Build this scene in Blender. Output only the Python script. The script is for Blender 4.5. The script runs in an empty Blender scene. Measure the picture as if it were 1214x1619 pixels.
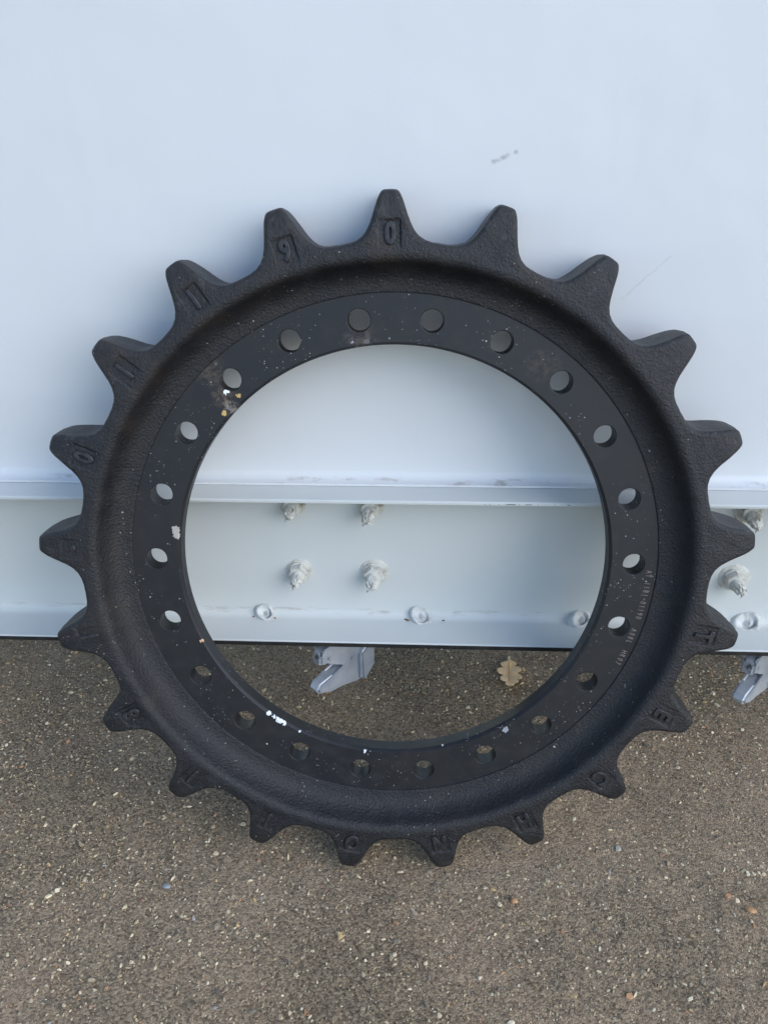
import bpy, bmesh, math, random
import numpy as np
from mathutils import Matrix, Vector

# ------------------------------------------------------------------ camera, world, sun, exposure
sc = bpy.context.scene
COL = sc.collection
cam_d = bpy.data.cameras.new('camera')
cam = bpy.data.objects.new('camera', cam_d)
COL.objects.link(cam)
cam_d.sensor_fit = 'VERTICAL'
cam_d.sensor_height = 24.0
cam_d.lens = 24.0 * 1400.0 / 1619.0
cam_d.clip_start, cam_d.clip_end = 0.02, 400.0
CX = (0.99835114, 0.05494170, -0.01662547)          # image right in the world
CY = (0.01310278, -0.50010471, -0.86586581)         # image down
CZ = (-0.05588662, 0.86422028, -0.5)                # view direction
cam.matrix_world = Matrix(((CX[0], -CY[0], -CZ[0], 0.0),
                           (CX[1], -CY[1], -CZ[1], -0.83618457),
                           (CX[2], -CY[2], -CZ[2], 0.80709074),
                           (0, 0, 0, 1)))
sc.camera = cam

SUN_EL, SUN_AZ = math.radians(32), math.radians(128)   # azimuth clockwise from +Y (into the panel)
world = bpy.data.worlds.new('World')
sc.world = world
world.use_nodes = True
wn = world.node_tree
wn.nodes.clear()
sky = wn.nodes.new('ShaderNodeTexSky')
sky.sky_type = 'NISHITA'
sky.sun_disc = False
sky.sun_elevation = SUN_EL
sky.sun_rotation = SUN_AZ
sky.air_density, sky.dust_density, sky.ozone_density = 1.0, 0.3, 1.4
bg = wn.nodes.new('ShaderNodeBackground')
bg.inputs['Strength'].default_value = 0.15
wo = wn.nodes.new('ShaderNodeOutputWorld')
wn.links.new(sky.outputs[0], bg.inputs[0])
wn.links.new(bg.outputs[0], wo.inputs[0])

sun_d = bpy.data.lights.new('sun', 'SUN')
sun_d.energy = 1.0
sun_d.angle = math.radians(46)
sun_d.color = (1.0, 0.965, 0.93)
sun = bpy.data.objects.new('sun', sun_d)
COL.objects.link(sun)
sdir = Vector((math.sin(SUN_AZ) * math.cos(SUN_EL), math.cos(SUN_AZ) * math.cos(SUN_EL), math.sin(SUN_EL)))
sun.rotation_euler = sdir.to_track_quat('Z', 'Y').to_euler()
sun.location = (1.5, -2, 3)

vs = sc.view_settings
vs.view_transform = 'Standard'
vs.look = 'None'
vs.exposure = 0.90
vs.gamma = 1.0
vs.use_curve_mapping = False
sc.cycles.max_bounces = 5
sc.cycles.diffuse_bounces = 3
sc.cycles.glossy_bounces = 2

rng = np.random.default_rng(7)
random.seed(7)

# ------------------------------------------------------------------ material helpers
class NT:
    def __init__(s, name):
        s.m = bpy.data.materials.new(name)
        s.m.use_nodes = True
        s.t = s.m.node_tree
        s.b = s.t.nodes['Principled BSDF']
        s.tc = s.t.nodes.new('ShaderNodeTexCoord')
        s.obj = s.tc.outputs['Object']

    def put(s, inp, v):
        if v is None:
            return
        if isinstance(v, bpy.types.NodeSocket):
            s.t.links.new(v, inp)
        elif isinstance(v, (tuple, list)) and len(v) == 3 and inp.type == 'RGBA':
            inp.default_value = (*v, 1)
        else:
            inp.default_value = v

    def noise(s, scale, detail=4, rough=.55, vec=None, col=False, dist=0):
        n = s.t.nodes.new('ShaderNodeTexNoise')
        s.put(n.inputs['Vector'], vec or s.obj)
        n.inputs['Scale'].default_value = scale
        n.inputs['Detail'].default_value = detail
        n.inputs['Roughness'].default_value = rough
        n.inputs['Distortion'].default_value = dist
        return n.outputs['Color' if col else 'Fac']

    def voro(s, scale, feature='F1', vec=None, rand=1.0):
        n = s.t.nodes.new('ShaderNodeTexVoronoi')
        n.feature = feature
        s.put(n.inputs['Vector'], vec or s.obj)
        n.inputs['Scale'].default_value = scale
        n.inputs['Randomness'].default_value = rand
        return n

    def ramp(s, fac, a, b, ca=(0, 0, 0), cb=(1, 1, 1)):
        n = s.t.nodes.new('ShaderNodeMapRange')
        n.interpolation_type = 'SMOOTHSTEP'
        s.put(n.inputs[0], fac)
        n.inputs[1].default_value, n.inputs[2].default_value = a, b
        n.inputs[3].default_value, n.inputs[4].default_value = 0, 1
        return n.outputs[0]

    def math(s, op, a, b=None, c=None):
        n = s.t.nodes.new('ShaderNodeMath')
        n.operation = op
        for i, v in enumerate((a, b, c)):
            s.put(n.inputs[i], v)
        return n.outputs[0]

    def mix(s, fac, a, b, mode='MIX'):
        n = s.t.nodes.new('ShaderNodeMix')
        n.data_type = 'RGBA'
        n.blend_type = mode
        s.put(n.inputs[0], fac)
        s.put(n.inputs[6], a)
        s.put(n.inputs[7], b)
        return n.outputs[2]

    def xyz(s, vec=None):
        n = s.t.nodes.new('ShaderNodeSeparateXYZ')
        s.put(n.inputs[0], vec or s.obj)
        return n.outputs

    def scale_vec(s, v, vec=None):
        n = s.t.nodes.new('ShaderNodeMapping')
        s.put(n.inputs[0], vec or s.obj)
        n.inputs['Scale'].default_value = v
        return n.outputs[0]

    def dist(s, p, vec=None):
        n = s.t.nodes.new('ShaderNodeVectorMath')
        n.operation = 'DISTANCE'
        s.put(n.inputs[0], vec or s.obj)
        n.inputs[1].default_value = p
        return n.outputs['Value']

    def wobble(s, scale, amt):
        c = s.noise(scale, 3, col=True)
        n = s.t.nodes.new('ShaderNodeVectorMath')
        n.operation = 'SUBTRACT'
        s.put(n.inputs[0], c)
        n.inputs[1].default_value = (.5, .5, .5)
        m = s.t.nodes.new('ShaderNodeVectorMath')
        m.operation = 'MULTIPLY_ADD'
        s.put(m.inputs[0], n.outputs[0])
        m.inputs[1].default_value = (amt,) * 3
        s.put(m.inputs[2], s.obj)
        return m.outputs[0]

    def bump(s, h, strength, distance, normal=None):
        n = s.t.nodes.new('ShaderNodeBump')
        n.inputs['Strength'].default_value = strength
        n.inputs['Distance'].default_value = distance
        s.put(n.inputs['Height'], h)
        if normal is not None:
            s.put(n.inputs['Normal'], normal)
        return n.outputs[0]

    def out(s, col=None, rough=None, normal=None, metal=None, spec=None):
        s.put(s.b.inputs['Base Color'], col)
        s.put(s.b.inputs['Roughness'], rough)
        s.put(s.b.inputs['Normal'], normal)
        s.put(s.b.inputs['Metallic'], metal)
        s.put(s.b.inputs['Specular IOR Level'], spec)
        return s.m


def specks(n, scale, keep, size, region=None):
    """small dust specks: keep = share of cells that hold one"""
    v = n.voro(scale) if scale > 100 else n.voro(scale, vec=n.wobble(scale * 1.3, .9 / scale))
    sep = n.t.nodes.new('ShaderNodeSeparateColor')
    n.put(sep.inputs[0], v.outputs['Color'])
    th = keep if region is None else n.math('MULTIPLY', region, keep)
    a = n.math('LESS_THAN', sep.outputs[0], th)
    sz = n.math('MULTIPLY', sep.outputs[1], size)
    b = n.math('LESS_THAN', v.outputs['Distance'], sz)
    return n.math('MULTIPLY', a, b), sep.outputs[2]


def mat_iron(name, cast=True):
    n = NT(name)
    big = n.noise(9, 4)
    mid = n.noise(60, 5)
    col = n.mix(n.ramp(big, .35, .68), (.0062, .0069, .0104), (.0108, .0102, .0118))
    col = n.mix(n.ramp(mid, .45, .75), col, (.0150, .0142, .0160))
    wear = n.ramp(n.noise(33, 6, .7), .62, .74)
    if cast:
        col = n.mix(n.math('MULTIPLY', wear, .55), col, (.030, .027, .028))
        o3 = n.xyz()
        rad = n.math('SQRT', n.math('ADD', n.math('MULTIPLY', o3[0], o3[0]), n.math('MULTIPLY', o3[1], o3[1])))
        scuff = n.math('MULTIPLY', n.ramp(rad, .286, .330), n.ramp(n.noise(75, 6, .75), .53, .66))
        col = n.mix(n.math('MULTIPLY', scuff, .55), col, (.070, .064, .066))
        rusty = n.math('MULTIPLY', n.ramp(n.noise(17, 5, .7), .52, .72), .6)
        col = n.mix(rusty, col, (.030, .021, .016))
    else:
        col = n.mix(n.math('MULTIPLY', wear, .35), col, (.022, .019, .018))
        # rubbed brown marks beside two of the holes
        w = n.wobble(70, .02)
        for p, r, c, k in (((-.157, .162, 0), .014, (.16, .115, .075), .75), ((-.17, .185, 0), .018, (.10, .075, .05), .6),
                           ((-.03, .211, 0), .020, (.11, .085, .065), .6), ((-.152, .151, 0), .009, (.30, .26, .22), .7),
                           ((.135, .19, 0), .022, (.08, .06, .045), .35)):
            m = n.math('SUBTRACT', 1, n.ramp(n.dist(p, w), r * .35, r))
            m = n.math('MULTIPLY', m, n.math('MULTIPLY', n.ramp(n.noise(190, 5, .7), .40, .62), k))
            col = n.mix(m, col, c)
        # bare chips
        w = n.wobble(240, .0075)
        for p, r, c in (((-.1291, -.1672, -.001), .0026, (.72, .76, .80)), ((-.1175, -.1758, -.001), .0030, (.75, .78, .82)), ((-.1135, -.1785, -.001), .0026, (.75, .78, .82)),
                        ((-.1205, -.1738, -.001), .0026, (.75, .78, .82)), ((-.1248, -.1703, -.001), .0016, (.7, .74, .8)),
                        ((-.2118, .031, 0), .0042, (.40, .36, .34)), ((-.2116, .026, 0), .0040, (.40, .36, .34)),
                        ((-.1556, .1655, 0), .0026, (.85, .88, .9)), ((-.1932, -.0864, -.001), .0022, (.6, .36, .22)),
                        ((-.158, .146, 0), .0022, (.55, .36, .12)), ((-.144, .163, 0), .0022, (.5, .34, .12)),
                        ((-.0244, .2118, 0), .0024, (.11, .10, .095)), ((-.038, .2112, 0), .0012, (.3, .3, .34)),
                        ((-.098, -.1885, -.001), .0018, (.7, .74, .8)), ((-.03, -.2105, -.001), .0022, (.7, .74, .8)),
                        ((.115, -.183, 0), .0032, (.28, .30, .33))):
            m = n.math('LESS_THAN', n.dist(p, w), r)
            col = n.mix(m, col, c)
    reg = n.ramp(n.noise(14, 3, .6), .44, .70)
    for sca, keep, size in ((260, .10, .22), (520, .50, .32)):
        if cast:
            keep *= .38
        m, rnd = specks(n, sca, keep, size, reg)
        col = n.mix(m, col, n.mix(rnd, (.10, .085, .065), (.36, .35, .34)))
    m, rnd = specks(n, 60, .03 if cast else .05, .085)
    col = n.mix(m, col, n.mix(rnd, (.34, .26, .14), (.50, .50, .50)))
    if cast:
        h1 = n.noise(420, 4, .65)
        h2 = n.noise(90, 3, .5)
        h3 = n.math('MULTIPLY_ADD', h1, .75, n.math('MULTIPLY', h2, .28))
        nor = n.bump(h3, .85, .0022)
        rough = n.math('MULTIPLY_ADD', mid, .25, .36)
    else:
        h1 = n.noise(520, 3, .6)
        nor = n.bump(n.math('MULTIPLY_ADD', n.noise(40, 3), 2.2, h1), .25, .0004)
        rough = n.math('MULTIPLY_ADD', mid, .3, .36)
    return n.out(col, rough, nor, 0.0, .5)


def mat_white(name, base=(.672, .690, .706), stains=(), crease=None, dirt=.5):
    n = NT(name)
    big = n.noise(2.2, 3)
    col = n.mix(n.ramp(big, .3, .7), base, tuple(c * .955 for c in base))
    streak = n.noise(1.0, 4, .6, vec=n.scale_vec((38, 38, 5)))
    col = n.mix(n.math('MULTIPLY', n.ramp(streak, .55, .8), .10), col, (.55, .54, .50))
    m, rnd = specks(n, 34, .045 * dirt, .055)
    col = n.mix(n.math('MULTIPLY', m, .8), col, (.16, .13, .10))
    m, rnd = specks(n, 75, .06 * dirt, .07)
    col = n.mix(n.math('MULTIPLY', m, .55), col, (.25, .21, .17))
    if crease is not None:
        z = n.xyz()[2]
        for zc, wd, k in crease:
            d = n.math('ABSOLUTE', n.math('SUBTRACT', z, zc))
            m = n.math('SUBTRACT', 1, n.ramp(d, 0, wd))
            g = n.ramp(n.noise(1.0, 5, .7, vec=n.scale_vec((26, 26, 160))), .50, .70)
            col = n.mix(n.math('MULTIPLY', n.math('MULTIPLY', m, g), k), col, (.20, .135, .09))
    for (p0, p1, wdt, k, thr) in stains:
        # smear along a segment in the panel's own x-z plane
        ax = Vector(p1) - Vector(p0)
        L = ax.length
        ax.normalize()
        w = n.wobble(140, .004)
        sub = n.t.nodes.new('ShaderNodeVectorMath')
        sub.operation = 'SUBTRACT'
        n.put(sub.inputs[0], w)
        sub.inputs[1].default_value = p0
        dot = n.t.nodes.new('ShaderNodeVectorMath')
        dot.operation = 'DOT_PRODUCT'
        n.put(dot.inputs[0], sub.outputs[0])
        dot.inputs[1].default_value = ax
        nrm = Vector((-ax.z, 0, ax.x))
        dot2 = n.t.nodes.new('ShaderNodeVectorMath')
        dot2.operation = 'DOT_PRODUCT'
        n.put(dot2.inputs[0], sub.outputs[0])
        dot2.inputs[1].default_value = nrm
        u = dot.outputs['Value']
        inside = n.math('MULTIPLY', n.ramp(u, 0, .004), n.math('SUBTRACT', 1, n.ramp(u, L - .004, L)))
        v = n.math('SUBTRACT', 1, n.ramp(n.math('ABSOLUTE', dot2.outputs['Value']), 0, wdt))
        g = n.ramp(n.noise(120, 4, .7), thr, thr + .2)
        col = n.mix(n.math('MULTIPLY', n.math('MULTIPLY', inside, v), n.math('MULTIPLY', g, k)), col, (.22, .20, .19))
    nor = n.bump(n.noise(420, 2), .10, .0003)
    nor = n.bump(n.noise(5, 3), .30, .012, nor)
    smg = n.math('MULTIPLY', n.ramp(n.noise(6, 5, .65, vec=n.scale_vec((1, 1, .6))), .52, .78), .13)
    col = n.mix(smg, col, (.50, .50, .49))
    return n.out(col, n.math('MULTIPLY_ADD', big, .2, .33), nor, 0, .45)


def mat_sealant(name, dirt):
    n = NT(name)
    g = n.ramp(n.noise(130, 5, .65), .42, .72)
    col = n.mix(n.math('MULTIPLY', g, dirt), (.58, .575, .53), (.20, .165, .11))
    nor = n.bump(n.noise(260, 4), .5, .0008)
    return n.out(col, .5, nor, 0, .45)


def mat_simple(name, a, b, scale, rough=.6, bump=.3, bd=.001):
    n = NT(name)
    col = n.mix(n.ramp(n.noise(scale, 5), .35, .68), a, b)
    return n.out(col, rough, n.bump(n.noise(scale * 2.5, 4), bump, bd), 0, .4)


M = {}
M['cast'] = mat_iron('cast_iron_black', True)
M['machined'] = mat_iron('machined_iron_black', False)
M['letter'] = mat_simple('cast_letter_iron', (.016, .016, .019), (.034, .032, .034), 160, .42, .4, .0006)
M['stamp'] = mat_simple('stamped_marking', (.26, .21, .19), (.15, .125, .115), 300, .6)
M['panel'] = mat_white('white_painted_panel', stains=(((.046, 0, .6811), (.0645, 0, .6890), .0030, .55, .36), ((.0655, 0, .6889), (.071, 0, .6914), .0022, .9, .26),
                       ((.172, 0, .557), (.2165, 0, .6012), .0016, .16, .34)), crease=((.3655, .0035, .7),), dirt=.30)
M['rail'] = mat_white('white_painted_rail', base=(.590, .612, .600), crease=((.1895, .006, .55),), dirt=1.0)  # dimmer light on the ledge is put into this darker base
M['seal_clean'] = mat_sealant('white_sealant', .5)
M['seal_rivet'] = mat_simple('rivet_sealant', (.58, .60, .59), (.45, .455, .44), 90, .45)
M['seal_dirty'] = mat_sealant('dirty_sealant', .85)
M['rubber'] = mat_simple('black_edge_rubber', (.012, .012, .012), (.03, .026, .022), 60, .7)
M['hook'] = None
M['print'] = mat_simple('dark_print', (.04, .04, .05), (.10, .10, .12), 400, .6)
M['rust'] = mat_simple('rust_flake', (.10, .045, .03), (.22, .10, .06), 300, .8)
M['leaf'] = None
M['twig'] = mat_simple('twig_bark', (.10, .06, .035), (.22, .15, .09), 220, .8)


def mat_hook():
    n = NT('white_painted_hook_steel')
    chip = n.ramp(n.noise(48, 5, .65), .61, .66)
    col = n.mix(n.ramp(n.noise(30, 4), .3, .7), (.46, .48, .51), (.30, .33, .37))
    col = n.mix(n.math('MULTIPLY', chip, .85), col, (.05, .05, .055))
    nor = n.bump(n.noise(160, 4), .4, .001)
    return n.out(col, .36, nor, .25, .5)


def mat_leaf():
    n = NT('dry_oak_leaf')
    col = n.mix(n.ramp(n.noise(55, 5), .3, .72), (.92, .64, .36), (.76, .50, .25))
    m, r = specks(n, 160, .2, .25)
    col = n.mix(n.math('MULTIPLY', m, .6), col, (.20, .11, .05))
    n.b.inputs['Subsurface Weight'].default_value = 0.0
    return n.out(col, .6, n.bump(n.noise(200, 4), .5, .0008), 0, .3)


M['hook'] = mat_hook()
M['leaf'] = mat_leaf()


def mat_ground():
    n = NT('exposed_aggregate_concrete')
    v1 = n.voro(480)
    v2 = n.voro(210)
    s1 = n.t.nodes.new('ShaderNodeSeparateColor'); n.put(s1.inputs[0], v1.outputs['Color'])
    s2 = n.t.nodes.new('ShaderNodeSeparateColor'); n.put(s2.inputs[0], v2.outputs['Color'])
    big = n.noise(3.2, 4)
    matrix = n.mix(n.ramp(big, .38, .62), (.150, .110, .067), (.345, .250, .162))
    matrix = n.mix(n.math('MULTIPLY', n.ramp(n.noise(7, 4), .52, .74), .5), matrix, (.46, .31, .21))
    matrix = n.mix(n.math('MULTIPLY', n.ramp(n.noise(5.5, 4, .6, vec=n.scale_vec((1, 1.6, 1))), .50, .72), .35), matrix, (.125, .098, .058))
    grain = n.mix(s1.outputs[0], (.030, .022, .014), (.62, .455, .29))
    col = n.mix(.50, matrix, grain)
    st = n.math('MULTIPLY', n.math('LESS_THAN', s2.outputs[0], .26), n.math('LESS_THAN', v2.outputs['Distance'], .36))
    scol = n.mix(s2.outputs[1], (.09, .070, .050), (.55, .42, .27))
    col = n.mix(n.math('MULTIPLY', st, .85), col, scol)
    fine = n.noise(900, 3, .7)
    col = n.mix(n.ramp(fine, .60, .78), col, n.mix(.65, col, (.66, .58, .46)))
    col = n.mix(n.math('MULTIPLY', n.ramp(n.noise(240, 5, .7), .56, .68), .55), col, (.065, .052, .038))
    h = n.math('ADD', n.math('MULTIPLY', v1.outputs['Distance'], -.6), n.math('MULTIPLY', n.noise(260, 5, .7), 1.0))
    nor = n.bump(n.math('MULTIPLY_ADD', fine, .3, h), .85, .0022)
    return n.out(col, .82, nor, 0, .3)


M['ground'] = mat_ground()


def mat_pebble():
    n = NT('loose_stone_chips')
    a = n.t.nodes.new('ShaderNodeAttribute')
    a.attribute_name = 'stone_colour'
    col = n.mix(.25, a.outputs['Color'], n.mix(n.noise(500, 3), (.08, .07, .06), (.45, .42, .38)))
    return n.out(col, .6, n.bump(n.noise(700, 3), .4, .0005), 0, .4)


M['pebble'] = mat_pebble()

# ------------------------------------------------------------------ mesh helpers
def tag(o, label=None, cat=None, group=None, kind=None):
    if label: o['label'] = label
    if cat: o['category'] = cat
    if group: o['group'] = group
    if kind: o['kind'] = kind
    return o


def empty(name, loc=(0, 0, 0), rot=None):
    o = bpy.data.objects.new(name, None)
    o.empty_display_size = .05
    COL.objects.link(o)
    o.matrix_world = Matrix.Translation(loc) @ (rot.to_4x4() if rot else Matrix.Identity(4))
    return o


def obj(name, me, m, parent=None, loc=(0, 0, 0)):
    o = bpy.data.objects.new(name, me)
    COL.objects.link(o)
    if m is not None:
        me.materials.clear()
        me.materials.append(m)
    o.location = loc
    if parent:
        o.parent = parent
    return o


def from_np(name, V, F, normals=None, smooth=True):
    me = bpy.data.meshes.new(name)
    me.from_pydata([tuple(v) for v in V], [], [tuple(f) for f in F])
    me.update()
    if smooth:
        me.polygons.foreach_set('use_smooth', np.ones(len(me.polygons), bool))
    if normals is not None:
        me.normals_split_custom_set_from_vertices([tuple(x) for x in normals])
    return me


def bm_mesh(name, bm, smooth=False, angle=None):
    bmesh.ops.recalc_face_normals(bm, faces=bm.faces)
    me = bpy.data.meshes.new(name)
    bm.to_mesh(me)
    bm.free()
    if smooth:
        me.polygons.foreach_set('use_smooth', np.ones(len(me.polygons), bool))
        if angle:
            me.set_sharp_from_angle(angle=math.radians(angle))
    return me


def profile_extrude(name, prof, x0, x1, nx, bevel=0):
    """prof: closed list of (y, z), extruded along x"""
    bm = bmesh.new()
    xs = np.linspace(x0, x1, nx + 1)
    rings = [[bm.verts.new((x, y, z)) for (y, z) in prof] for x in xs]
    k = len(prof)
    for a, b in zip(rings[:-1], rings[1:]):
        for i in range(k):
            bm.faces.new((a[i], b[i], b[(i + 1) % k], a[(i + 1) % k]))
    bm.faces.new(rings[0])
    bm.faces.new(rings[-1][::-1])
    return bm_mesh(name, bm, True, 35)


def vnoise(P, scale, seed):
    """cheap smooth value noise on an (n,2) array"""
    r = np.random.default_rng(seed)
    G = r.random((64, 64))
    q = P * scale
    i = np.floor(q).astype(int)
    f = q - i
    f = f * f * (3 - 2 * f)
    a = G[i[:, 0] % 64, i[:, 1] % 64]; b = G[(i[:, 0] + 1) % 64, i[:, 1] % 64]
    c = G[i[:, 0] % 64, (i[:, 1] + 1) % 64]; d = G[(i[:, 0] + 1) % 64, (i[:, 1] + 1) % 64]
    return (a * (1 - f[:, 0]) + b * f[:, 0]) * (1 - f[:, 1]) + (c * (1 - f[:, 0]) + d * f[:, 0]) * f[:, 1] - .5

# ------------------------------------------------------------------ ground
def axis(lo, hi, step, far):
    core = list(np.arange(lo, hi + 1e-9, step))
    out, s, x = [], step, hi
    while x < far:
        s *= 1.5
        x += s
        out.append(x)
    left, s, x = [], step, lo
    while x > -far:
        s *= 1.5
        x -= s
        left.append(x)
    return np.array(left[::-1] + core + out)


gx, gy = axis(-.75, .62, .005, 60), axis(-.55, .55, .005, 60)
XX, YY = np.meshgrid(gx, gy)
P2 = np.c_[XX.ravel(), YY.ravel()]


def ground_h(P):
    return .0016 * vnoise(P, 18, 1) + .0016 * vnoise(P, 70, 2) + .0012 * vnoise(P, 190, 3) - .0016


near = (np.abs(P2[:, 0]) < 1.2) & (np.abs(P2[:, 1]) < 1.2)
Z = np.where(near, ground_h(P2), -.0016)
V = np.c_[P2, Z]
nx, ny = len(gx), len(gy)
ii, jj = np.meshgrid(np.arange(nx - 1), np.arange(ny - 1))
a = (jj * nx + ii).ravel()
F = np.c_[a, a + 1, a + nx + 1, a + nx]
tag(obj('ground', from_np('ground', V, F), M['ground']), 'brown grey exposed aggregate concrete ground', None, None, 'structure')

# loose and embedded stone chips
def chips(n, x0, x1, y0, y1, seed):
    r = np.random.default_rng(seed)
    base = np.array([(1, 0, 0), (.5, .87, 0), (-.5, .87, 0), (-1, 0, 0), (-.5, -.87, 0), (.5, -.87, 0)], float)
    top = base * .62
    C = np.c_[r.uniform(x0, x1, n), r.uniform(y0, y1, n)]
    keep = vnoise(C, 9, 11) + r.normal(0, .25, n) > -.30
    C = C[keep]
    n = len(C)
    size = np.clip(r.lognormal(math.log(.00105), .52, n), .0005, .0046)
    pal = np.array([(.60, .53, .40), (.80, .72, .55), (.46, .37, .26), (.54, .39, .20), (.54, .28, .13), (.42, .43, .46),
                    (.30, .25, .19), (.86, .80, .68), (.15, .13, .11), (.38, .20, .12), (.38, .31, .23), (.28, .23, .17)])
    prob = np.array([.19, .15, .14, .08, .02, .02, .11, .08, .06, .03, .08, .06])
    pal *= np.array((1.10, 1.0, .82))
    pick = r.choice(len(pal), n, p=prob / prob.sum())
    pts = np.tile(np.r_[base, top][None], (n, 1, 1)) * (1 + r.uniform(-.28, .28, (n, 12)))[:, :, None]
    pts *= size[:, None, None]
    pts[:, :, 1] *= r.uniform(.20, .80, n)[:, None]
    pts[:, :6, 2] = -.25 * size[:, None]
    pts[:, 6:, 2] = (r.uniform(.25, .6, n) * size)[:, None]
    tl = r.normal(0, .18, (n, 2))
    pts[:, :, 2] += pts[:, :, 0] * tl[:, :1] + pts[:, :, 1] * tl[:, 1:]
    an = r.uniform(0, 6.283, n)
    ca, sa = np.cos(an)[:, None], np.sin(an)[:, None]
    x = pts[:, :, 0] * ca - pts[:, :, 1] * sa + C[:, :1]
    y = pts[:, :, 0] * sa + pts[:, :, 1] * ca + C[:, 1:]
    z = pts[:, :, 2] + ground_h(C)[:, None] + .0002
    Vs = [np.stack([x, y, z], 2).reshape(-1, 3)]
    side = [(q, (q + 1) % 6, 6 + (q + 1) % 6, 6 + q) for q in range(6)]
    Fs = []
    for k in range(n):
        o = 12 * k
        Fs += [(o + a, o + b, o + c, o + d) for a, b, c, d in side]
        Fs.append((o + 6, o + 7, o + 8, o + 9, o + 10, o + 11))
    cols = [np.repeat(pal[pick] * r.uniform(.7, 1.15, n)[:, None], 12, 0)]
    me = from_np('stone_chips', np.concatenate(Vs), Fs, None, False)
    at = me.color_attributes.new('stone_colour', 'FLOAT_COLOR', 'POINT')
    c = np.concatenate(cols)
    at.data.foreach_set('color', np.c_[c, np.ones(len(c))].astype(np.float32).ravel())
    return me


tag(obj('stone_chips', chips(50000, -.78, .66, -.56, .34, 5), M['pebble']), 'small pale and brown stone chips strewn over the concrete', 'stone chips', None, 'stuff')

# ------------------------------------------------------------------ white panel with channel rail
XA, XB = -1.75, 1.65
ZT, ZB_ = .362, .1823          # creases of the two flanges
FT, FB = .0447, .0500          # how far the flanges stand out
panel = tag(empty('trailer_side_panel', (0, .03, 0)), 'large white painted metal panel with bolted channel rail along its lower edge', 'panel')
PL = (0, -.03, 0)
# upper sheet, with a small rounded bend out into the top flange
prof = [(0.0, 2.25), (0.0, ZT + .0125)]
for k in range(1, 7):
    a = math.radians(90 * k / 6)
    prof.append((-.010 * (1 - math.cos(a)), ZT + .0125 - .0095 * math.sin(a)))
prof += [(-.0135, ZT + .0028), (-.0135, ZT + .0004), (.004, ZT + .0004), (.004, 2.25)]
obj('upper_sheet', profile_extrude('upper_sheet', prof, XA, XB, 8), M['panel'], panel, PL)
# channel: top flange, web, bottom flange
ft = .0034
prof = [(-FT + .0015, ZT), (-FT, ZT - .0012), (-FT, ZT - ft), (-FT + .001, ZT - ft - .0008), (0, ZT - ft - .0008)]
prof += [(.0, ZB_ + .010)]
for k in range(1, 7):
    a = math.radians(90 * k / 6)
    prof.append((-.010 * (1 - math.cos(a)), ZB_ + .010 - .010 * math.sin(a)))
prof += [(-FB + .0012, ZB_), (-FB, ZB_ - .001), (-FB, ZB_ - .0016), (.0045, ZB_ - .0016), (.0045, ZT)]
rail = obj('channel_rail', profile_extrude('channel_rail', prof, XA, XB, 8), M['rail'], panel, PL)
# black strip under the bottom flange
prof = [(-FB - .0008, ZB_ - .0020), (-FB - .0008, ZB_ - .0062), (-FB + .012, ZB_ - .0062), (-FB + .012, ZB_ - .0020)]
obj('edge_strip', profile_extrude('edge_strip', prof, XA, XB, 4), M['rubber'], panel, PL)
prof = [(.0060, ZT + .02), (.0060, ZT + .075), (.46, ZT + .075), (.46, ZT + .02)]  # unseen slab, added to block sky light from the ground behind
obj('sky_block_slab', profile_extrude('sky_block_slab', prof, XA, XB, 2), M['rail'], panel, PL)
# stiffening posts at the ends of the panel stand on the ground
for x in (-1.66, 1.56):
    bm = bmesh.new()
    bmesh.ops.create_cube(bm, size=1)
    for v in bm.verts:
        v.co = Vector((x + v.co.x * .06, .035 + v.co.y * .06, 1.12 + v.co.z * 2.242))
    bmesh.ops.bevel(bm, geom=bm.edges[:], offset=.004, segments=2, affect='EDGES')
    obj('post', bm_mesh('post', bm, True, 30), M['rail'], panel, PL)
# tiny dark print along the edge of the top flange
bm = bmesh.new()
rr = random.Random(4)
for (x0, x1, dens) in ((.052, .062, .25), (.066, .0715, .5), (.0735, .0835, .95), (.0862, .0905, .8), (.0935, .0985, .9), (.1045, .1075, .5), (.1215, .123, .6), (.1355, .138, .9)):
    x = x0
    while x < x1:
        w = rr.uniform(.0006, .0013)
        if rr.random() < dens:
            h = rr.uniform(.0008, .0012)
            zt = ZT - .0016
            vs_ = [bm.verts.new(p) for p in ((x, -FT - .0002, zt), (x + w, -FT - .0002, zt), (x + w, -FT - .0002, zt - h), (x, -FT - .0002, zt - h))]
            bm.faces.new(vs_)
        x += w + rr.uniform(.0002, .0005)
obj('print_marks', bm_mesh('print_marks', bm), M['print'], rail)


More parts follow.
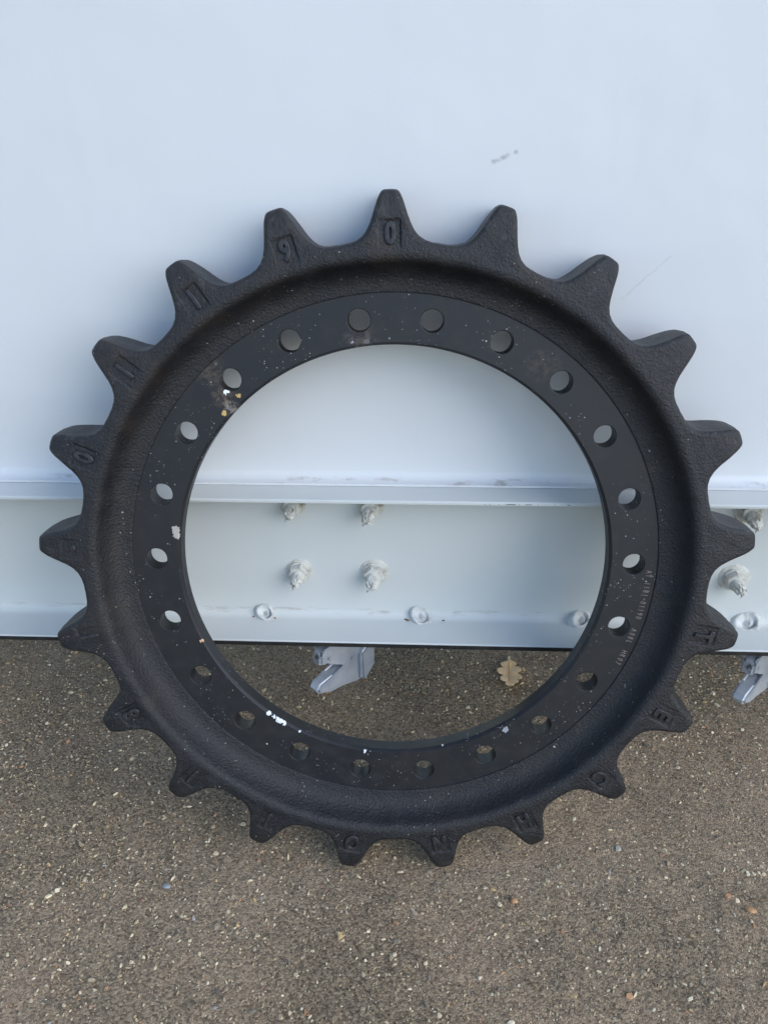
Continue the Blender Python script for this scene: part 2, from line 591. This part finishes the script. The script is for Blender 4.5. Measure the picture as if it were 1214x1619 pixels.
def sealed_bolt(seed, tip, turn, length=.026, smear=.0165):
    """nut and bolt end under brushed-on sealant: thin smear, nut, folded cap, a wisp; axis along -y, cap pulled down"""
    r = np.random.default_rng(seed)
    st = [(0.0, smear, 0, .25), (.0009, smear * .95, 0, .5), (.0017, smear * .84, 0, .6), (.0019, .0128, 0, .12), (.0040, .0126, 0, .12), (.0042, .0112, 1, .1), (.0052, .0116, 1, .12), (.0110, .0115, 1, .12),
          (.0124, .0106, 1, .2), (.0127, .0074, 0, .35), (.0142, .0068, 0, .3), (.0150, .0073, 0, .4), (.0164, .0067, 0, .4), (.0172, .0072, 0, .5), (.0190, .0066, 0, .9), (.0205, .0066, 0, 1.4), (.0225, .0056, 0, 1.8), (.0240, .0036, 0, 2.0), (.0252, .0010, 0, .5)]
    V, F = [], []
    seg = 24
    ph = r.uniform(0, 1)
    lob = r.uniform(-1, 1, 6)
    for k, (s, rad, hexk, jag) in enumerate(st):
        q = s / .0252
        w = max(0, q - .5) ** 1.2 * 1.5
        for i in range(seg):
            a = 2 * math.pi * i / seg + ph
            hx = math.cos(math.pi / 6) / math.cos(((a - ph) % (math.pi / 3)) - math.pi / 6)
            rr_ = rad * (1 + hexk * (hx / .955 - 1))
            rr_ *= 1 + (.10 * lob[0] * math.cos(2 * a + 3 * lob[1]) + .08 * lob[2] * math.cos(3 * a + 3 * lob[3])) * min(1, jag)
            rr_ *= 1 + r.normal(0, .05) * jag
            fold = math.exp(-((math.remainder(a - 4.5 - lob[4] * .6 - q * 1.1, 2 * math.pi)) / .22) ** 2)
            rr_ += fold * .0020 * (jag > .3) * (q > .4)
            V.append((math.cos(a) * rr_ + turn * w, -s * length / .0252 + r.normal(0, .0005) * jag * (k > 12), math.sin(a) * rr_ - tip * w))
    for k in range(len(st) - 1):
        for i in range(seg):
            b = k * seg + i
            c = k * seg + (i + 1) % seg
            F.append((b, c, c + seg, b + seg))
    F.append(tuple(range((len(st) - 1) * seg, len(st) * seg)))
    # hanging wisp of sealant
    n0 = len(V)
    base = np.array((turn * 1.5 - .002, -length * .90, -tip * .62 - .0045))
    wl = r.uniform(.004, .008)
    for k in range(6):
        q = k / 5
        c = base + np.array((-.0010 * q + .0012 * math.sin(3 * q) * lob[5], .0030 * q, -wl * q))
        rad = .0014 * (1 - q) ** 1.2 + .00015
        for i in range(6):
            a = math.pi / 3 * i
            V.append((c[0] + rad * math.cos(a) * 1.1, c[1] + rad * math.sin(a) * .7, c[2]))
    for k in range(5):
        for i in range(6):
            b = n0 + k * 6 + i
            c = n0 + k * 6 + (i + 1) % 6
            F.append((b, b + 6, c + 6, c))
    F.append(tuple(range(n0 + 30, n0 + 36)))
    me = from_np('sealed_bolt', V, F)
    me.set_sharp_from_angle(angle=math.radians(24))
    return me


for (x, z, sd, tip, turn, dirty, ln, sm) in ((-.1538, .3318, 3, .004, -.002, 1, .024, .015), (-.0684, .3314, 8, .009, -.003, 1, .028, .0155), (-.1524, .2446, 12, .005, -.002, 0, .025, .0165),
                                          (-.0662, .2454, 21, .010, -.003, 0, .027, .017), (.334, .3327, 33, .008, .003, 1, .030, .0175), (.3336, .2451, 45, .004, .004, 0, .027, .018)):
    obj('sealed_bolt', sealed_bolt(sd, tip, turn, ln, sm), M['seal_dirty' if dirty else 'seal_clean'], rail, (x, 0.0006, z))


def rivet_blob(seed, R=.0108):
    """sealant smeared round a rivet head in the corner: raised rim, dished middle, small nub"""
    r = np.random.default_rng(seed)
    seg = 40
    st = [(1.30, -.010), (1.22, .0), (1.12, .0025), (1.0, .0048), (.86, .0056), (.72, .0046), (.58, .0026), (.42, .0018), (.30, .0030), (.16, .0042), (.02, .0044)]
    lob = r.uniform(-1, 1, 6)
    V, F = [], []
    for k, (q, h) in enumerate(st):
        for i in range(seg):
            a = 2 * math.pi * i / seg
            rad = R * q * (1 + .19 * lob[0] * math.cos(2 * a + 3 * lob[1]) + .06 * lob[2] * math.cos(3 * a + 3 * lob[3]))
            hh = h * (1 + .55 * lob[4] * math.cos(a + 2 * lob[5])) + r.normal(0, .00035)
            tail = math.exp(-((math.remainder(a + .55, 2 * math.pi)) / .22) ** 2) * .0035 * (q > .8) * (1.35 - q) / .5
            off = .0022 * (q < .65)
            V.append((math.cos(a) * (rad + tail) + off, math.sin(a) * (rad + tail) - off, hh))
    for k in range(len(st) - 1):
        for i in range(seg):
            b = k * seg + i
            c = k * seg + (i + 1) % seg
            F.append((b, c, c + seg, b + seg))
    F.append(tuple(range((len(st) - 1) * seg, len(st) * seg)))
    return from_np('sealed_rivet', V, F)


for x, sd, R, ti in ((-.1963, 2, .0095, 50), (-.0135, 5, .0112, 52), (.1691, 9, .0108, 52), (.3570, 14, .0128, 52)):
    o = obj('sealed_rivet', rivet_blob(sd, R), M['seal_rivet'], rail, (x, -.0030, ZB_ + .0045))
    o.rotation_euler = (math.radians(ti), 0, rr.uniform(-.3, .3))
for x, y, L, w, an in ((-.0296, -.0075, .0075, .0028, -.5), (.0130, -.0075, .0030, .0018, .2), (-.2090, -.0070, .003, .0015, .3), (-.1835, -.009, .0028, .0014, -.2), (.157, -.007, .003, .0018, .6), (.3440, -.006, .004, .002, 1.0)):
    bm = bmesh.new()
    bmesh.ops.create_icosphere(bm, subdivisions=2, radius=1)
    for v in bm.verts:
        f = 1 + .25 * math.sin(7 * v.co.x + 5 * v.co.y + 40 * x)
        v.co = Vector((v.co.x * L / 2 * f, v.co.y * w / 2 * f, v.co.z * .0007))
    o = obj('rust_flake', bm_mesh('rust_flake', bm, True), M['rust'], rail, (x, y, ZB_ + .0010))
    o.rotation_euler = (math.radians(-12), 0, an)

# ------------------------------------------------------------------ hooks under the rail
def hook(name, q0, label):
    th = math.radians(42)
    u = Vector((-math.sin(th), -math.cos(th), 0))
    nrm = Vector((math.cos(th), -math.sin(th), 0))
    T = .016
    prof = [(-.018, .046), (.012, .046), (.030, .038), (.044, .0335), (.0525, .0325), (.0535, .0170), (.0430, .0120), (.0300, .0090), (.0195, .003), (.0160, -.004),
            (.036, -.0080), (.0555, -.0100), (.0605, -.0170), (.0575, -.0235), (.0500, -.0268), (.0400, -.0262), (.020, -.0315), (.0, -.0400), (-.012, -.0410), (-.018, -.026), (-.0185, .0)]
    bm = bmesh.new()
    fr = [bm.verts.new(u * a + nrm * (T * .5) + Vector((0, 0, b))) for a, b in prof]
    bk = [bm.verts.new(u * a - nrm * (T * .5) + Vector((0, 0, b))) for a, b in prof]
    k = len(prof)
    f1 = bm.faces.new(fr)
    f2 = bm.faces.new(bk[::-1])
    for i in range(k):
        bm.faces.new((fr[i], bk[i], bk[(i + 1) % k], fr[(i + 1) % k]))
    bmesh.ops.bevel(bm, geom=[e for e in bm.edges if (e.link_faces[0] in (f1, f2)) != (e.link_faces[1] in (f1, f2))], offset=.0028, segments=3, affect='EDGES')
    root = tag(empty(name, q0), label, 'hook', 'hooks under the panel rail')
    obj('claw_plate', bm_mesh('claw_plate', bm, True, 40), M['hook'], root)
    # cheek block behind the claws
    bm = bmesh.new()
    pr = [(-.004, -.036), (-.004, .006), (-.016, .014), (-.027, .004), (-.027, -.022), (-.012, -.036)]
    fr = [bm.verts.new(u * a + nrm * (T * .5 + .007) + Vector((0, 0, b))) for a, b in pr]
    bk = [bm.verts.new(u * a - nrm * (T * .5 + .003) + Vector((0, 0, b))) for a, b in pr]
    k = len(pr)
    bm.faces.new(fr); bm.faces.new(bk[::-1])
    for i in range(k):
        bm.faces.new((fr[i], bk[i], bk[(i + 1) % k], fr[(i + 1) % k]))
    bmesh.ops.bevel(bm, geom=bm.edges[:], offset=.003, segments=3, affect='EDGES')
    obj('cheek_block', bm_mesh('cheek_block', bm, True, 40), M['hook'], root)
    # stem that runs up into the underside of the flange
    bm = bmesh.new()
    bmesh.ops.create_cube(bm, size=1)
    for v in bm.verts:
        v.co = u * (v.co.x * .034 - .006) + nrm * (v.co.y * .024) + Vector((0, 0, .0375 + v.co.z * .020))
    bmesh.ops.bevel(bm, geom=bm.edges[:], offset=.002, segments=2, affect='EDGES')
    obj('stem', bm_mesh('stem', bm, True, 40), M['hook'], root)
    return root


hook('claw_hook', (-.0965, -.009, .1327), 'white painted steel claw hook under the rail, seen whole through the sprocket bore')
hook('claw_hook', (.3860, -.009, .1327), 'white painted steel claw hook under the rail, outside the sprocket beside its lettered teeth')

# ------------------------------------------------------------------ sprocket
RW = Matrix(((0.99946785, -0.00039814, 0.03261670), (0.03175881, 0.24001291, -0.97025006), (-0.00744213, 0.97076961, 0.23989784)))
TW = Vector((-0.03826141, -0.11163891, 0.33219638))
HP, TP = -.13543652, -.00876961         # angle of the first bolt hole and of the first tooth
LIFT = -.340
root = empty('drive_sprocket', TW + RW @ Vector((0, LIFT, 0)), RW)
tag(root, 'black cast iron sprocket ring with lettered teeth leaning against the white panel', 'sprocket')
WL = (0, -LIFT, 0)

NT_, CPT = 21, 108
half = math.pi / NT_
# tooth outline: (degrees from the tooth's axis, radius)
tp = np.array([(0, .3416), (.85, .3414), (1.28, .3402), (1.62, .3370), (1.92, .3332), (2.30, .3272), (2.78, .3200), (3.25, .3140), (3.9, .3080), (4.7, .3036), (5.7, .3008), (6.9, .2994), (8.5714, .2989)])
tp_a = np.radians(tp[:, 0])
# column angles: denser on the flanks
dense = np.linspace(0, half, 4001)
Rd = np.interp(dense, tp_a, tp[:, 1])
kern = np.hanning(141); kern /= kern.sum()
ext = np.r_[Rd[:0:-1], Rd, Rd[-2::-1]]
Rd = np.convolve(ext, kern, 'same')[4000:8001]
arc = np.r_[0, np.cumsum(np.hypot(np.diff(Rd), np.diff(dense) * .32))]
colh = np.interp(np.linspace(0, arc[-1], CPT // 2 + 1), arc, dense)
cols = np.r_[-colh[:0:-1], colh]                # CPT + 1 columns, valley to valley
Rc = np.interp(np.abs(cols), dense, Rd)
fine_a = np.linspace(-half * 1.4, half * 1.4, 2500)
fold_a = np.abs(np.where(np.abs(fine_a) > half, 2 * half - np.abs(fine_a), fine_a))
Rf = np.interp(fold_a, dense, Rd)
outl = np.c_[Rf * np.sin(fine_a), Rf * np.cos(fine_a)]

R0 = .2935                                      # tooth pieces start here
nf = 40                                         # rows on the front of a tooth
t = np.linspace(0, 1, nf) ** .72


def face_z(r):
    return np.interp(r, [.2935, .300, .318, .326, .334, .341], [.0268, .0264, .0250, .0240, .0222, .0196])


def smoothstep(x, a, b):
    q = np.clip((x - a) / (b - a), 0, 1)
    return q * q * (3 - 2 * q)


CHARS = ['0', '', '', '', '', '', 'T', 'E', 'C', 'H', 'N', 'O', '1', '1', '8', '1', '-', '0', '1', '1', '9']
PLATE = [1.0, 0, 0, 0, 0, 0, 1.1, .9, .6, .8, .8, .6, .7, .7, .8, .35, .4, .9, .9, 1.0, 1.0]
full_V, full_F = [], []
# --- front rim rows (shared by every column), from the machined flange out to the teeth
rim_prof = [(.2556, -.0006), (.2558, .0010), (.2568, .0014), (.2600, .0018), (.2640, .0026), (.2680, .0040), (.2715, .0062), (.2745, .0092), (.2770, .0128), (.2790, .0165),
            (.2806, .0200), (.2818, .0225), (.2832, .0244), (.2850, .0258), (.2870, .0266), (.2892, .0270), (.2915, .0270), (.2935, .0268)]
back_prof = [(.2935, -.0362), (.2890, -.0362), (.2840, -.0350), (.2800, -.0310), (.2740, -.0255), (.2660, -.0215), (.2556, -.0200)]
wob = np.random.default_rng(3)
ncol = NT_ * CPT
ang = np.concatenate([TP + 2 * half * i + cols[:-1] for i in range(NT_)])
sinA, cosA = np.sin(ang), np.cos(ang)
rows_V = []


def add_ring(r, z):
    rows_V.append(np.c_[r * sinA, r * cosA, z])


cyc = np.c_[np.cos(ang), np.sin(ang)]
for (r, z) in rim_prof[:-1]:
    k = smoothstep(np.array([r]), .262, .275)[0]
    dz = k * (.0005 * vnoise(cyc * 3 + 7, 4, 31) + .0002 * vnoise(cyc * 3 + 9, 14, 32))
    add_ring(r + k * .0010 * vnoise(cyc * 3 + 5, 6, 33), z + dz)
n_rim = len(rows_V)
# --- tooth front
Rall = np.tile(Rc[:-1], NT_)
la = np.tile(cols[:-1], NT_)
tid = np.repeat(np.arange(NT_), CPT)
rho = .0046
pv = np.array(PLATE)[tid]
for j in range(nf):
    r = R0 + (Rall - R0) * t[j]
    x1, y1 = r[:CPT] * np.sin(cols[:-1]), r[:CPT] * np.cos(cols[:-1])
    d = np.sqrt(((np.c_[x1, y1][:, None, :] - outl[None]) ** 2).sum(2)).min(1)
    d = np.minimum(d, rho)
    dropj = np.tile(rho - np.sqrt(np.maximum(rho ** 2 - (rho - d) ** 2, 0)), NT_)
    z = face_z(r) - dropj * .92
    # recessed square behind each raised letter
    X, Y = r * np.sin(la), r * np.cos(la)
    box = smoothstep(.0104 - np.abs(X + .0006), -.0002, .0016) * smoothstep(.0122 - np.abs(Y - .3056), -.0002, .0016)
    z = z - .0014 * box * pv * (.45 + .75 * smoothstep(X * .8 + (Y - .3056) * .6, -.010, .010))
    P = np.c_[r * sinA, r * cosA]
    z = z + .0009 * vnoise(P, 60, 41) + .0004 * vnoise(P, 170, 42)
    rows_V.append(np.c_[P, z])
zf = rows_V[-1][:, 2]
# --- across the tooth to the back
zbk = np.tile(-.0365 + .006 * smoothstep(Rc[:-1], .322, .340), NT_)
wall_n = 14
bul = .0
for j in range(1, wall_n):
    q = j / wall_n
    P = np.c_[Rall * sinA, Rall * cosA]
    z = zf * (1 - q) + (zbk + rho * .8) * q
    rr2 = Rall + .0008 * vnoise(np.c_[ang * 6, z * 20], 6, 51) + .0012 * math.sin(math.pi * q)
    rows_V.append(np.c_[rr2 * sinA, rr2 * cosA, z])
for q in (.25, .6, 1.0):
    r = Rall - rho * (1 - math.cos(q * math.pi / 2)) * .8
    rows_V.append(np.c_[r * sinA, r * cosA, zbk + rho * .8 * (1 - math.sin(q * math.pi / 2))])
Rin = Rall - rho * .8
for q in (.3, .65):
    r = Rin + (R0 - Rin) * q
    rows_V.append(np.c_[r * sinA, r * cosA, zbk * (1 - q) + -.0362 * q])
n_tooth_end = len(rows_V)
for (r, z) in back_prof:
    add_ring(r, z * np.ones(ncol))
NR = len(rows_V)
VV = np.concatenate(rows_V)
c0 = np.arange(ncol)
c1 = (c0 + 1) % ncol
quads = []
for j in range(NR - 1):
    quads.append(np.c_[j * ncol + c0, (j + 1) * ncol + c0, (j + 1) * ncol + c1, j * ncol + c1])
FF = np.concatenate(quads)
# vertex normals of the whole casting
e1 = VV[FF[:, 2]] - VV[FF[:, 0]]
e2 = VV[FF[:, 3]] - VV[FF[:, 1]]
fn = np.cross(e1, e2)
if fn[n_rim * ncol + 5, 2] < 0:
    FF = FF[:, ::-1]
    fn = -fn
VN = np.zeros_like(VV)
for k in range(4):
    np.add.at(VN, FF[:, k], fn)
VN /= np.linalg.norm(VN, axis=1)[:, None] + 1e-12
frow = np.repeat(np.arange(NR - 1), ncol)
fcol = np.tile(np.arange(ncol), NR - 1)


def submesh(name, mask):
    f = FF[mask]
    used, inv = np.unique(f, return_inverse=True)
    return from_np(name, VV[used], inv.reshape(f.shape), VN[used])


tooth_rows = (frow >= n_rim) & (frow < n_tooth_end)
obj('rim', submesh('rim', ~tooth_rows), M['cast'], root, WL)
teeth = []
for i in range(NT_):
    m = tooth_rows & (fcol // CPT == i)
    teeth.append(obj('tooth', submesh('tooth', m), M['cast'], root, WL))


def text_mesh(name, s, size, ext_, bev, sx=1.0):
    cu = bpy.data.curves.new('letter_curve', 'FONT')
    cu.body = s
    cu.size = size
    cu.align_x = 'CENTER'
    cu.align_y = 'CENTER'
    cu.extrude = ext_
    cu.offset = .0004 if bev else .00008
    cu.bevel_depth = bev
    cu.bevel_resolution = 2 if bev else 0
    cu.resolution_u = 6
    o = bpy.data.objects.new('letter_tmp', cu)
    COL.objects.link(o)
    dg = bpy.context.evaluated_depsgraph_get()
    dg.update()
    me = bpy.data.meshes.new_from_object(o.evaluated_get(dg))
    bpy.data.objects.remove(o)
    bpy.data.curves.remove(cu)
    n = len(me.vertices)
    co = np.empty(n * 3, np.float32)
    me.vertices.foreach_get('co', co)
    co = co.reshape(-1, 3)
    co[:, 0] -= (co[:, 0].max() + co[:, 0].min()) / 2
    co[:, 1] -= (co[:, 1].max() + co[:, 1].min()) / 2
    co[:, 0] *= sx
    me.vertices.foreach_set('co', co.ravel())
    me.update()
    me.name = name
    return me


for i, ch in enumerate(CHARS):
    if not ch:
        continue
    me = text_mesh('raised_letter', ch, .0245, .0010, .0011, .74)
    a = TP + 2 * half * i
    rr0 = .3058
    zc = .0261 - .0010 * PLATE[i]
    o = obj('raised_letter', me, M['letter'], teeth[i])
    tiltm = Matrix.Rotation(-a, 4, 'Z') @ Matrix.Translation((0, rr0, zc)) @ Matrix.Rotation(math.radians(-5.5), 4, 'X')
    o.matrix_local = tiltm
    sink = (1 - PLATE[i]) * .0006
    o.matrix_local = tiltm @ Matrix.Translation((0, 0, -sink))

# --- machined flange with real holes
RB, RO, RHOLE, RH, TH = .2090, .2557, .23301, .0104, .0200
CH = .0026
fl_V, fl_F = [], []
NS = 48                                         # points round a hole


def ring_pts(i):
    """boundary of one sector, NS points seen from the hole centre"""
    h = math.pi / 22
    pts = []
    per = NS // 4
    ri, ro = RB + CH, RO
    for k in range(per):
        q = k / per
        pts.append((ro, -h + 2 * h * q))
    for k in range(per):
        q = k / per
        pts.append((ro + (ri - ro) * q, h))
    for k in range(per):
        q = k / per
        pts.append((ri, h - 2 * h * q))
    for k in range(per):
        q = k / per
        pts.append((ri + (ro - ri) * q, -h))
    return pts


bm = bmesh.new()
for i in range(22):
    a0 = HP + 2 * math.pi * i / 22
    cx, cy = RHOLE * math.sin(a0), RHOLE * math.cos(a0)
    bd = [(r * math.sin(a0 + q), r * math.cos(a0 + q)) for r, q in ring_pts(i)]
    loops = []
    dirs = []
    for (x, y) in bd:
        dx, dy = x - cx, y - cy
        L = math.hypot(dx, dy)
        dirs.append((dx / L, dy / L))
    def ringv(rad, z):
        return [bm.verts.new((cx + dx * rad, cy + dy * rad, z)) for dx, dy in dirs]
    loops = [[bm.verts.new((x, y, 0)) for x, y in bd],
             [bm.verts.new((cx + (x - cx) * .5 + dx * (RH + .0007) * .5, cy + (y - cy) * .5 + dy * (RH + .0007) * .5, 0)) for (x, y), (dx, dy) in zip(bd, dirs)],
             ringv(RH + .0007, 0), ringv(RH + .0003, -.0002), ringv(RH, -.0007), ringv(RH, -TH + .0005), ringv(RH + .0005, -TH),
             [bm.verts.new((x, y, -TH)) for x, y in bd]]
    for A, B in zip(loops[:-1], loops[1:]):
        for k in range(NS):
            bm.faces.new((A[k], A[(k + 1) % NS], B[(k + 1) % NS], B[k]))
    # bore chamfer and wall
    h = math.pi / 22
    per = NS // 4
    prev = None
    for k in range(per + 1):
        q = a0 + h - 2 * h * k / per
        s, c = math.sin(q), math.cos(q)
        cur = [bm.verts.new((r * s, r * c, z)) for r, z in ((RB + CH, 0), (RB + .0003, -CH), (RB, -CH - .0006), (RB, -TH + .001), (RB + CH, -TH))]
        if prev:
            for m_ in range(4):
                bm.faces.new((prev[m_], prev[m_ + 1], cur[m_ + 1], cur[m_]))
        prev = cur
bmesh.ops.remove_doubles(bm, verts=bm.verts[:], dist=2e-6)
flange = obj('mounting_flange', bm_mesh('mounting_flange', bm, True, 24), M['machined'], root, WL)

# --- stamped part number, letter by letter along the arc
def stamp_line(s, a_start, a_end, r):
    n = len(s)
    for k, ch in enumerate(s):
        if ch == ' ':
            continue
        a = math.radians(a_start + (a_end - a_start) * k / (n - 1))
        o = obj('stamped_character', text_mesh('stamped_character', ch, .0078, 0, 0, .62), M['stamp'], flange)
        o.matrix_local = Matrix.Rotation(-a, 4, 'Z') @ Matrix.Translation((0, r, .00018))


stamp_line('AT 1181-01190', 92.2, 103.4, .2485)
stamp_line('A08L', 106.6, 109.6, .2485)
stamp_line('HR07', 112.3, 115.4, .2490)

# ------------------------------------------------------------------ leaf and litter
def oak_leaf():
    """round-lobed oak leaf, gently curled, a few mm above the ground (millimetres, stalk end at the top)"""
    out = [(1.0, 26.5), (5.5, 24.5), (9.0, 22.0), (9.2, 18.5), (7.5, 16.0), (12.5, 14.5), (16.2, 9.0), (15.2, 4.0), (10.5, 1.2), (15.0, -2.5), (17.0, -7.5), (14.8, -12.0), (9.6, -12.5),
           (11.8, -16.5), (11.0, -20.0), (7.0, -21.0), (5.6, -25.0), (1.0, -27.0), (-4.0, -25.8), (-6.0, -21.5), (-5.4, -18.0), (-10.5, -17.8), (-13.0, -13.5), (-11.8, -8.0), (-8.6, -2.8),
           (-14.5, -1.2), (-17.6, 3.0), (-15.5, 8.0), (-10.5, 11.5), (-7.6, 13.0), (-11.6, 15.5), (-12.4, 19.5), (-9.0, 22.5), (-4.5, 23.8)]
    P = np.array(out) * .001
    n = len(P)
    fine = []
    for k in range(n):
        p0, p1, p2, p3 = P[k - 1], P[k], P[(k + 1) % n], P[(k + 2) % n]
        for u in (0, .25, .5, .75):
            fine.append(.5 * ((2 * p1) + (-p0 + p2) * u + (2 * p0 - 5 * p1 + 4 * p2 - p3) * u * u + (-p0 + 3 * p1 - 3 * p2 + p3) * u ** 3))
    fine = np.array(fine)
    m = len(fine)
    V, F = [], []
    rings = 8
    for k in range(rings):
        q = (k + .02) / (rings - .98)
        # rings shrink on to the midrib rather than on to a point
        for (x, y) in fine:
            X, Y = x * q, y * (.55 + .45 * q)
            ang = math.atan2(y, x)
            z = .0022 * (abs(X) / .016) ** 1.5 + .0030 * (Y / .027) ** 2 + .0007 * q * math.sin(5 * ang) + .00035 * math.sin(abs(X) * 500 + Y * 900) * q
            V.append((X, Y, z))
    for k in range(rings - 1):
        for c in range(m):
            b, d = k * m + c, k * m + (c + 1) % m
            F.append((b, d, d + m, b + m))
    return from_np('blade', V, F)


lf = tag(empty('oak_leaf', (.107, .115, .0020), Matrix.Rotation(math.radians(-3), 3, 'Z')), 'dry pale tan oak leaf lying on the concrete below the rail', 'leaf')
bl = obj('blade', oak_leaf(), M['leaf'], lf)
md = bl.modifiers.new('thickness', 'SOLIDIFY')
md.thickness = .0003


def tube(name, pts, r0, r1, seg=7):
    V, F = [], []
    n = len(pts)
    for i, p in enumerate(pts):
        p = Vector(p)
        d = Vector(pts[min(i + 1, n - 1)]) - Vector(pts[max(i - 1, 0)])
        d.normalize()
        s = d.cross(Vector((0, 0, 1))).normalized()
        u = s.cross(d)
        r = r0 + (r1 - r0) * i / (n - 1)
        for k in range(seg):
            a = 2 * math.pi * k / seg
            V.append(tuple(p + (s * math.cos(a) + u * math.sin(a)) * r))
    for i in range(n - 1):
        for k in range(seg):
            b, c = i * seg + k, i * seg + (k + 1) % seg
            F.append((b, c, c + seg, b + seg))
    F.append(tuple(range(seg))[::-1])
    F.append(tuple(range((n - 1) * seg, n * seg)))
    return from_np(name, V, F)


obj('midrib', tube('midrib', [(.0010, .031, .0036), (.0006, .022, .0025), (.0003, .008, .0007), (0, -.006, .0006), (0, -.022, .0024)], .0008, .0003), M['leaf'], lf)
tag(obj('twig', tube('twig', [(0, 0, .0012), (.008, .001, .0022), (.018, -.001, .0016), (.034, .002, .002)], .0008, .0005), M['twig'], None, (.328, -.2285, 0)),
    'thin brown twig lying on the concrete beside an orange pebble', 'twig')
tag(obj('straw_fragment', tube('straw_fragment', [(-.005, .004, .001), (0, .0005, .0018), (.006, -.0045, .001)], .0004, .0008), M['twig'], None, (.097, -.328, 0)),
    'short dark bent straw fragment on the open concrete below the sprocket', 'plant litter')


def pebble(name, loc, L, W, H, rot, m, label):
    bm = bmesh.new()
    bmesh.ops.create_icosphere(bm, subdivisions=3, radius=1)
    for v in bm.verts:
        c = v.co
        f = 1 + .12 * math.sin(3 * c.x + 2 * c.y + L * 900) + .08 * math.sin(5 * c.z + 4 * c.x)
        v.co = Vector((c.x * L / 2 * f, c.y * W / 2 * f, c.z * H / 2))
    o = obj(name, bm_mesh(name, bm, True), m, None, loc)
    o.rotation_euler = (0, 0, rot)
    return tag(o, label, 'pebble')


M['orange'] = mat_simple('orange_stone', (.42, .22, .10), (.50, .30, .16), 200, .6)
M['blue'] = mat_simple('blue_grey_stone', (.25, .26, .28), (.33, .34, .36), 200, .6)
pebble('pebble', (.327, -.2405, .001), .011, .0065, .005, -.4, M['orange'], 'rounded orange brown pebble beside the thin twig')
pebble('pebble', (.0880, -.2400, .001), .0075, .0068, .005, .2, M['orange'], 'round orange brown pebble on open concrete in front of the toothed ring')
pebble('pebble', (-.2760, -.2380, .001), .009, .006, .003, .3, M['blue'], 'flat blue grey stone flake on the open concrete')
